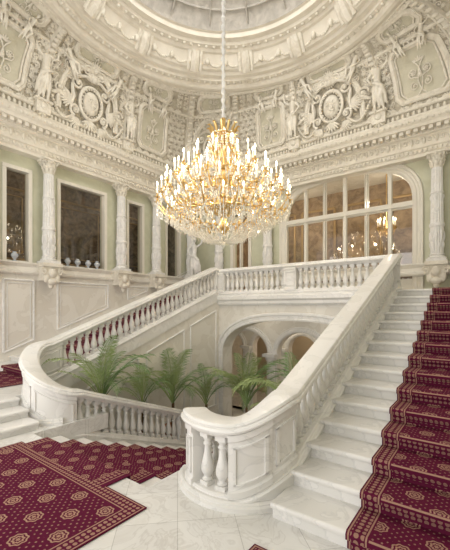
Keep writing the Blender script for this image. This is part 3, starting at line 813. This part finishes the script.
fan(mb,0,.5,.6,pi-.6,5,.22,.06,.04,.03); mb.ell((0,.05,.05),(.08,.10,.06),n=8,m=5)
ar=mb.obj('arabesque_relief',RELIEF,link=False)
for (a,b,s0,s1) in panels:
    c=(a+b)/2
    if vis(c):
        big=(s1-s0)>.4
        place('arabesque_relief',ar.data,frm(D(c),(s0+s1)/2-(.05 if big else 0),.80 if big else .52,h=.02),'cream plaster arabesque of scrolls and leaves in a framed panel','plaster ornament','arabesques of the cove')
mb=MB()
fan(mb,0,0,.3,pi-.3,9,.36,.07,.06); spiral(mb,-.3,-.1,.2,1.4,0,1,.04); spiral(mb,.3,-.1,.2,1.4,pi,-1,.04); fan(mb,0,-.1,-pi+.5,-.5,7,.32,.07,.06)
mb.ell((0,0,.1),(.1,.1,.08),n=8,m=6)
for sg in (-1,1):
    for k in range(7): mb.ell((sg*(.45+.09*k),-.1-.22*math.sin(pi*k/6),.05),(.055,.05,.05),n=6,m=4)
sh=mb.obj('shell_relief',RELIEF,link=False)
for d in (82,180,131,229): place('shell_relief',sh.data,frm(D(d),.635,.85,h=.06),'cream plaster shell with leaves and hanging garland','plaster ornament','shells of the cove')
# ------------------------------------------------------------------ DOME RING
ZR=10.55
mb=MB()
prof=[(5.10,.02),(4.96,-.06),(4.84,-.10),(4.74,-.08),(4.68,-.02),(4.66,.06),(4.52,.08),(4.50,.16),(4.36,.18),(4.30,.26),(4.18,.28),(3.94,.64),(3.86,.66),(3.80,.74),(3.66,.76),(3.62,.84),(3.46,.86),(3.42,.98),(3.34,1.0)]
mb.lathe(prof,160,(CX,CY,ZR),caps=False)
mb.obj('trim_17',PLASTER,kind='structure',angle=25)
mb=MB(); mb.lathe([(3.36,1.0),(3.2,1.3),(2.7,1.65),(1.9,1.95),(1.0,2.1),(.3,2.14),(.01,2.14)],96,(CX,CY,ZR),caps=False); mb.obj('ceiling_dome',GREY,kind='structure')
mb=MB()
def ringp(r,z,d): return Vector((CX+r*math.cos(d),CY+r*math.sin(d),ZR+z))
for i in range(130):
    d=2*pi*i/130; mb.ell(ringp(4.59,.05,d),(.07,.05,.05),d,n=6,m=4)
for i in range(90):
    d=2*pi*i/90; mb.ell(ringp(3.73,.73,d),(.06,.06,.05),d,n=6,m=4)
for i in range(40):
    d=2*pi*i/40
    mb.ell(ringp(4.06,.44,d),(.12,.09,.12),d,n=8,m=5)
    for k in range(9):
        t=(k+.5)/9; mb.ell(ringp(4.06+.08*math.sin(pi*t),.46-.12*math.sin(pi*t),d+t*2*pi/40),(.045,.045,.045),n=6,m=4)
for i in range(14):
    d=2*pi*(i+.5)/14
    mb.tube([ringp(4.28,.22,d),ringp(4.08,.40,d),ringp(3.88,.68,d)],[.17,.19,.15],8)
    for sg in (-1,1): mb.tube([ringp(4.22,.22,d+sg*.05),ringp(4.04,.40,d+sg*.055),ringp(3.90,.66,d+sg*.05)],[.07,.05,.08],8)
mb.obj('trim_18',RELIEF,kind='structure')
mb=MB()
for i in range(16):
    d=2*pi*i/16; mb.tube([ringp(3.3,1.12,d),ringp(2.7,1.6,d),ringp(1.9,1.9,d),ringp(1.0,2.06,d)],.03,6)
for r,z in ((3.0,1.42),(1.6,1.98)): mb.tube([ringp(r,z,2*pi*i/60) for i in range(61)],.035,6)
mb.obj('trim_19',GREY,kind='structure')
# ------------------------------------------------------------------ CHANDELIER
CHX,CHY=-5.02,6.55
ch=empty('chandelier',(CHX,CHY,0),'huge gilded bronze and crystal chandelier with lit candle lamps','chandelier')
mb=MB(); mb.lathe([(.02,3.95),(.10,4.0),(.16,4.1),(.10,4.2),(.08,4.35),(.22,4.45),(.34,4.6),(.30,4.75),(.14,4.85),(.12,5.0),(.22,5.1),(.28,5.25),(.22,5.4),(.10,5.5),(.09,5.65),(.18,5.75),(.22,5.86),(.16,5.98),(.07,6.08),(.06,6.2),(.12,6.28),(.15,6.36),(.09,6.44),(.05,6.52),(.05,6.7),(.02,6.78)],24)
mb.obj('stem',GOLD,parent=ch)
def ringof(R,z,r): 
    mb=MB(); mb.tube([(R*math.cos(2*pi*i/48),R*math.sin(2*pi*i/48),z) for i in range(49)],r,8); return mb
for R,z,r in ((.95,4.42,.03),(.62,4.92,.025),(.42,5.45,.025),(.27,6.30,.022)):
    ringof(R,z,r).obj('hoop',GOLD,parent=ch)
mb=MB()
for z0,R0,n,L,out in ((6.30,.25,12,.24,.10),(6.05,.20,12,.20,.14),(5.78,.24,12,.20,.12),(5.45,.42,14,.14,.06),(4.42,.95,28,.10,.05),(4.92,.62,20,.12,.05)):
    for i in range(n):
        a=2*pi*i/n
        pts=[(R0*math.cos(a),R0*math.sin(a),z0),((R0+out*.3)*math.cos(a),(R0+out*.3)*math.sin(a),z0+L*.5),((R0+out)*math.cos(a),(R0+out)*math.sin(a),z0+L*.9),((R0+out*1.5)*math.cos(a),(R0+out*1.5)*math.sin(a),z0+L*.8)]
        mb.tube(pts,[.026,.036,.024,.01],6)
mb.obj('gilded_crown',GOLD,parent=ch)
def armmesh(r0,z0,R,z1):
    mb=MB(); pts=[]
    n=16
    for k in range(n+1):
        t=k/n; r=lerp(r0,R,t); z=lerp(z0,z1,t)-.20*math.sin(pi*t)*(1-t*.2)+.05*math.sin(2*pi*t)
        pts.append((r,0,z))
    mb.tube(pts,[.016]*(n+1),6)
    spi=[(lerp(r0,R,.45)+.06*(1-k/14)*math.cos(k*.7),0,lerp(z0,z1,.5)-.08+.06*(1-k/14)*math.sin(k*.7)) for k in range(12)]
    mb.tube(spi,.011,5)
    mb.lathe([(.01,-.05),(.025,-.03),(.015,0),(.06,.03),(.065,.04),(.02,.045),(.02,.10),(.03,.11)],10,(R,0,z1))
    return mb
cm=MB(); cm.lathe([(.018,0),(.018,.17),(.010,.175)],8)
fm=MB(); fm.lathe([(.004,0),(.018,.025),(.022,.045),(.013,.075),(.002,.105)],8)
c0=cm.obj('candle',CANDLE,link=False); f0=fm.obj('flame_lamp',FLAME,link=False)
tiers=[(1.56,4.66,26,.90,4.42,0),(1.36,5.02,20,.62,4.90,.1),(1.06,5.36,15,.42,5.2,.2),(.70,5.66,10,.40,5.45,.0),(1.22,4.42,18,.8,4.38,.13)]
for (R,z,n,r0,z0,ph) in tiers:
    am=armmesh(r0,z0,R,z).obj('candle_arm',GOLD,link=False)
    for i in range(n):
        a=2*pi*i/n+ph; A=cp(am,ch,(0,0,0),a)
        cp(c0,A,(R,0,z+.11)); cp(f0,A,(R,0,z+.285))
mb=MB()
OV=[(1,0,0),(-1,0,0),(0,1,0),(0,-1,0),(0,0,1),(0,0,-1)]; OF=[(0,2,4),(2,1,4),(1,3,4),(3,0,4),(2,0,5),(1,2,5),(3,1,5),(0,3,5)]
def gem(p,r,l): mb.add([(p[0]+v[0]*r,p[1]+v[1]*r,p[2]+v[2]*l) for v in OV],OF)
for (R,z,n,r0,z0,ph) in tiers:
    for i in range(n):
        a=2*pi*i/n+ph
        for k in range(6):
            q=a+2*pi*k/6; gem((R*math.cos(a)+.065*math.cos(q),R*math.sin(a)+.065*math.sin(q),z-.02),.014,.05)
        gem((R*math.cos(a),R*math.sin(a),z-.14),.032,.08); gem((R*math.cos(a),R*math.sin(a),z-.25),.022,.05)
        a2=a+2*pi/n
        for k in range(1,9):
            t=k/9; q=lerp(a,a2,t); gem((R*math.cos(q),R*math.sin(q),z-.04-.14*math.sin(pi*t)),.015,.022)
            if k%2==0: gem((R*math.cos(q),R*math.sin(q),z-.12-.14*math.sin(pi*t)),.012,.05)
        for k in range(5): 
            rr=lerp(r0,R,.1+.18*k); gem((rr*math.cos(a),rr*math.sin(a),lerp(z0,z,.1+.18*k)-.28),.02,.07)
def strings(R0,z0,R1,z1,n,sag,m,sz=.016):
    for i in range(n):
        a=2*pi*i/n
        for k in range(m):
            t=k/(m-1); r=lerp(R0,R1,t); z=lerp(z0,z1,t)-sag*math.sin(pi*t); gem((r*math.cos(a),r*math.sin(a),z),sz,sz*1.4)
strings(.27,6.30,.42,5.45,20,.10,20); strings(.30,6.30,.95,5.3,24,.30,28)
strings(.95,4.38,.12,3.78,36,.22,28); strings(.62,4.88,.95,4.5,30,.08,14); strings(.42,5.42,.62,5.0,24,.05,14); strings(1.2,4.3,.7,3.98,32,.10,16)
for R,z,n,l in ((.95,4.34,44,.10),(.62,4.84,32,.09),(.42,5.38,24,.08),(.78,4.12,36,.10),(.5,3.98,26,.09),(.27,6.24,18,.07),(1.35,4.44,48,.09),(1.12,4.26,44,.09)):
    for i in range(n):
        a=2*pi*i/n; gem((R*math.cos(a),R*math.sin(a),z-l),.026,l*.7); gem((R*math.cos(a),R*math.sin(a),z-2.1*l),.018,l*.4)
gem((0,0,3.70),.07,.10)
o=mb.obj('crystal_drops',CRYSTAL,parent=ch,smooth=False); o['kind']='stuff'
mb=MB(); pts=[];rs=[]
n=150
for k in range(n):
    z=lerp(6.72,12.68,k/(n-1)); pts.append((.008*math.sin(k),.008*math.cos(k),z)); rs.append(.042+.014*math.sin(k*1.3))
mb.tube(pts,rs,8); mb.obj('suspension_chain',CHAIN,parent=ch)
ch2=empty('chandelier',(-3.15,14.6,0),'small gilded chandelier with lit lamps in the adjoining room','chandelier')
mb=MB(); mb.lathe([(.02,4.95),(.08,5.05),(.05,5.15),(.11,5.3),(.04,5.5),(.02,5.8),(.02,7.5)],12); mb.obj('stem',GOLD,parent=ch2)
am=armmesh(.08,5.2,.32,5.3).obj('candle_arm',GOLD,link=False)
for i in range(12):
    a=2*pi*i/12; A=cp(am,ch2,(0,0,0),a); cp(c0,A,(.32,0,5.41)); cp(f0,A,(.32,0,5.58),scale=1.2)
# ------------------------------------------------------------------ PALMS
def frondmesh(droop,seed):
    rnd=random.Random(seed); mb=MB(); n=16; P=[]
    ang=pi/2-.08; x=z=0
    for k in range(n+1):
        P.append(Vector((x,0,z)))
        x+=math.cos(ang)/n; z+=math.sin(ang)/n; ang-=droop*(.3+1.7*k/n)/n
    mb.tube(P,[.011*(1-.7*k/n) for k in range(n+1)],5)
    m=19
    for k in range(m):
        t=.25+.74*k/m; i=min(n-1,int(t*n)); p=P[i].lerp(P[i+1],t*n-i); d=(P[i+1]-P[i]).normalized()
        for sg in (-1,1):
            l=.25*math.sin(pi*(.2+.72*t))*rnd.uniform(.85,1.1)+.03; w=.0095
            out=(d*.95+Vector((0,sg,0))*.55).normalized(); q1=p+out*l*.5; q2=p+out*l+Vector((0,0,-.28*l))
            s=d*w
            mb.add([p-s*.4,p+s*.4,q1+s,q1-s,q2],[(0,1,2,3),(3,2,4)])
    return mb
FR=[frondmesh(.8+.4*i,i).obj('frond',[LEAF,LEAF2][i%2],link=False) for i in range(5)]
def palm(x,y,zb,L,lab,nf=17,th=.5):
    e=empty('potted_palm',(x,y,zb),lab,'palm',group='palms in the stairwell')
    mb=MB(); mb.lathe([(.16,0),(.20,.03),(.24,.3),(.26,.32),(.26,.37),(.22,.37),(.21,.33),(.01,.33)],20); mb.obj('pot',TERRA,parent=e)
    mb=MB(); mb.tube([(0,0,.3),(.02,.0,.3+th*.5),(0,.02,.3+th)],[.045,.04,.04],8); mb.obj('trunk',TRUNK,parent=e)
    for i in range(nf):
        a=i*2.4+random.uniform(-.3,.3); r=FR[i%5]; o=cp(r,e,(0,0,.28+th))
        o.rotation_euler=(0,-.05+.60*(i/nf),a); o.scale=(L*random.uniform(.70,1.2),)*3
LABP='green feathery palm growing in the stairwell behind the balustrade'
palm(-7.1,4.65,-1.48,1.60,LABP,th=1.25,nf=17)
palm(-7.0,5.75,-1.48,1.25,LABP,th=.90,nf=13)
palm(-7.1,6.9,-1.48,1.70,LABP,th=.70,nf=17)
palm(-7.05,8.3,-2.48,1.35,LABP,th=1.35,nf=13)
palm(-6.1,9.15,-2.55,1.95,'tall green palm beside the arch below the landing',th=1.35,nf=19)
palm(-2.55,5.35,-.88,1.35,'green palm rising between the marble balustrades',th=.75,nf=15)
# ------------------------------------------------------------------ STATUE & vases
st=MB(); st.box(-.3,.3,-.3,.3,0,.12); st.box(-.24,.24,-.24,.24,.12,.85); st.box(-.29,.29,-.29,.29,.85,.95)
e=empty('statue',(-10.55,11.6,H),'white marble draped figure on a square pedestal by the corner','statue')
st.obj('pedestal',MARBLE,parent=e)
o=bpy.data.objects.new('figure',fig_me.copy()); o.data.materials[0]=MARBLE; COL.objects.link(o); o.parent=e; o.location=(0,0,.93); o.rotation_euler=(pi/2,0,.7)
vm=MB(); vm.lathe([(.06,0),(.07,.02),(.03,.05),(.05,.09),(.10,.16),(.10,.21),(.05,.26),(.06,.29),(.05,.29),(.01,.27)],16)
v0=vm.obj('vase',simple('blue_white_porcelain',(.55,.58,.62),.2),link=False)
for y in (6.1,6.45,6.85,7.2,4.45): 
    o=cp(v0,None,(XL+.10,y,3.60)); o['label']='small pale porcelain vase standing on the window sill'; o['category']='vase'; o['group']='vases on the window sill'
# ------------------------------------------------------------------ LIGHTS
def area(loc,rot,sx,sy,p,col=(1,.97,.92),shape='RECTANGLE'):
    l=bpy.data.lights.new('fill_light','AREA'); l.shape=shape; l.size=sx; l.size_y=sy; l.energy=p; l.color=col
    o=bpy.data.objects.new('fill_light',l); o.location=loc; o.rotation_euler=rot; COL.objects.link(o)
def point(loc,p,r=.05,col=(1,.87,.68)):
    l=bpy.data.lights.new('lamp','POINT'); l.energy=p; l.shadow_soft_size=r; l.color=col
    o=bpy.data.objects.new('lamp',l); o.location=loc; COL.objects.link(o)
area((-7,-2.3,4.2),(D(84),0,D(-12)),6,4,225)  # added light behind the camera, aimed into the hall
area((-4,-1.8,1.6),(D(145),0,0),8,2,300)  # added uplight behind the camera, brightens cove and dome
area((1.5,6,6.2),(D(90),0,D(90)),8,1.6,50)
area((CX,CY,12.45),(0,0,0),4,4,310,(1,.98,.95),'DISK')  # added downlight inside the dome, brightens the stair treads
for i in range(8):
    a=2*pi*i/8+.2; point((CHX+1.35*math.cos(a),CHY+1.35*math.sin(a),5.25),30,.03)
for x in (-7,-3): point((x,14,6.2),75,.1)
for y in (3,6.5,10): point((XL-1.4,y,6.6),18,.1)
for x in (-7,-4): point((x,11.0,1.9),12,.08,(1,.90,.75))
for x in (-7.5,-4.5): point((x,13.3,1.7),26,.1,(1,.88,.7))
for x in (-7,-4): point((x,16.4,1.4),40,.1,(1,.80,.58))
w=bpy.data.worlds.new('world'); SC.world=w; w.use_nodes=True; w.node_tree.nodes['Background'].inputs[0].default_value=(1,.99,.97,1); w.node_tree.nodes['Background'].inputs[1].default_value=.78
# ------------------------------------------------------------------ CAMERA
cam=bpy.data.cameras.new('camera'); co=bpy.data.objects.new('camera',cam); COL.objects.link(co)
cam.lens=346/550*36; cam.sensor_width=36; cam.sensor_fit='AUTO'; cam.shift_y=.06
co.location=(0,0,2.2); co.rotation_euler=(pi/2,0,math.radians(37.2)); cam.clip_start=.05
SC.camera=co
try:
    SC.view_settings.view_transform='Standard'
    SC.view_settings.exposure=0
except Exception: pass
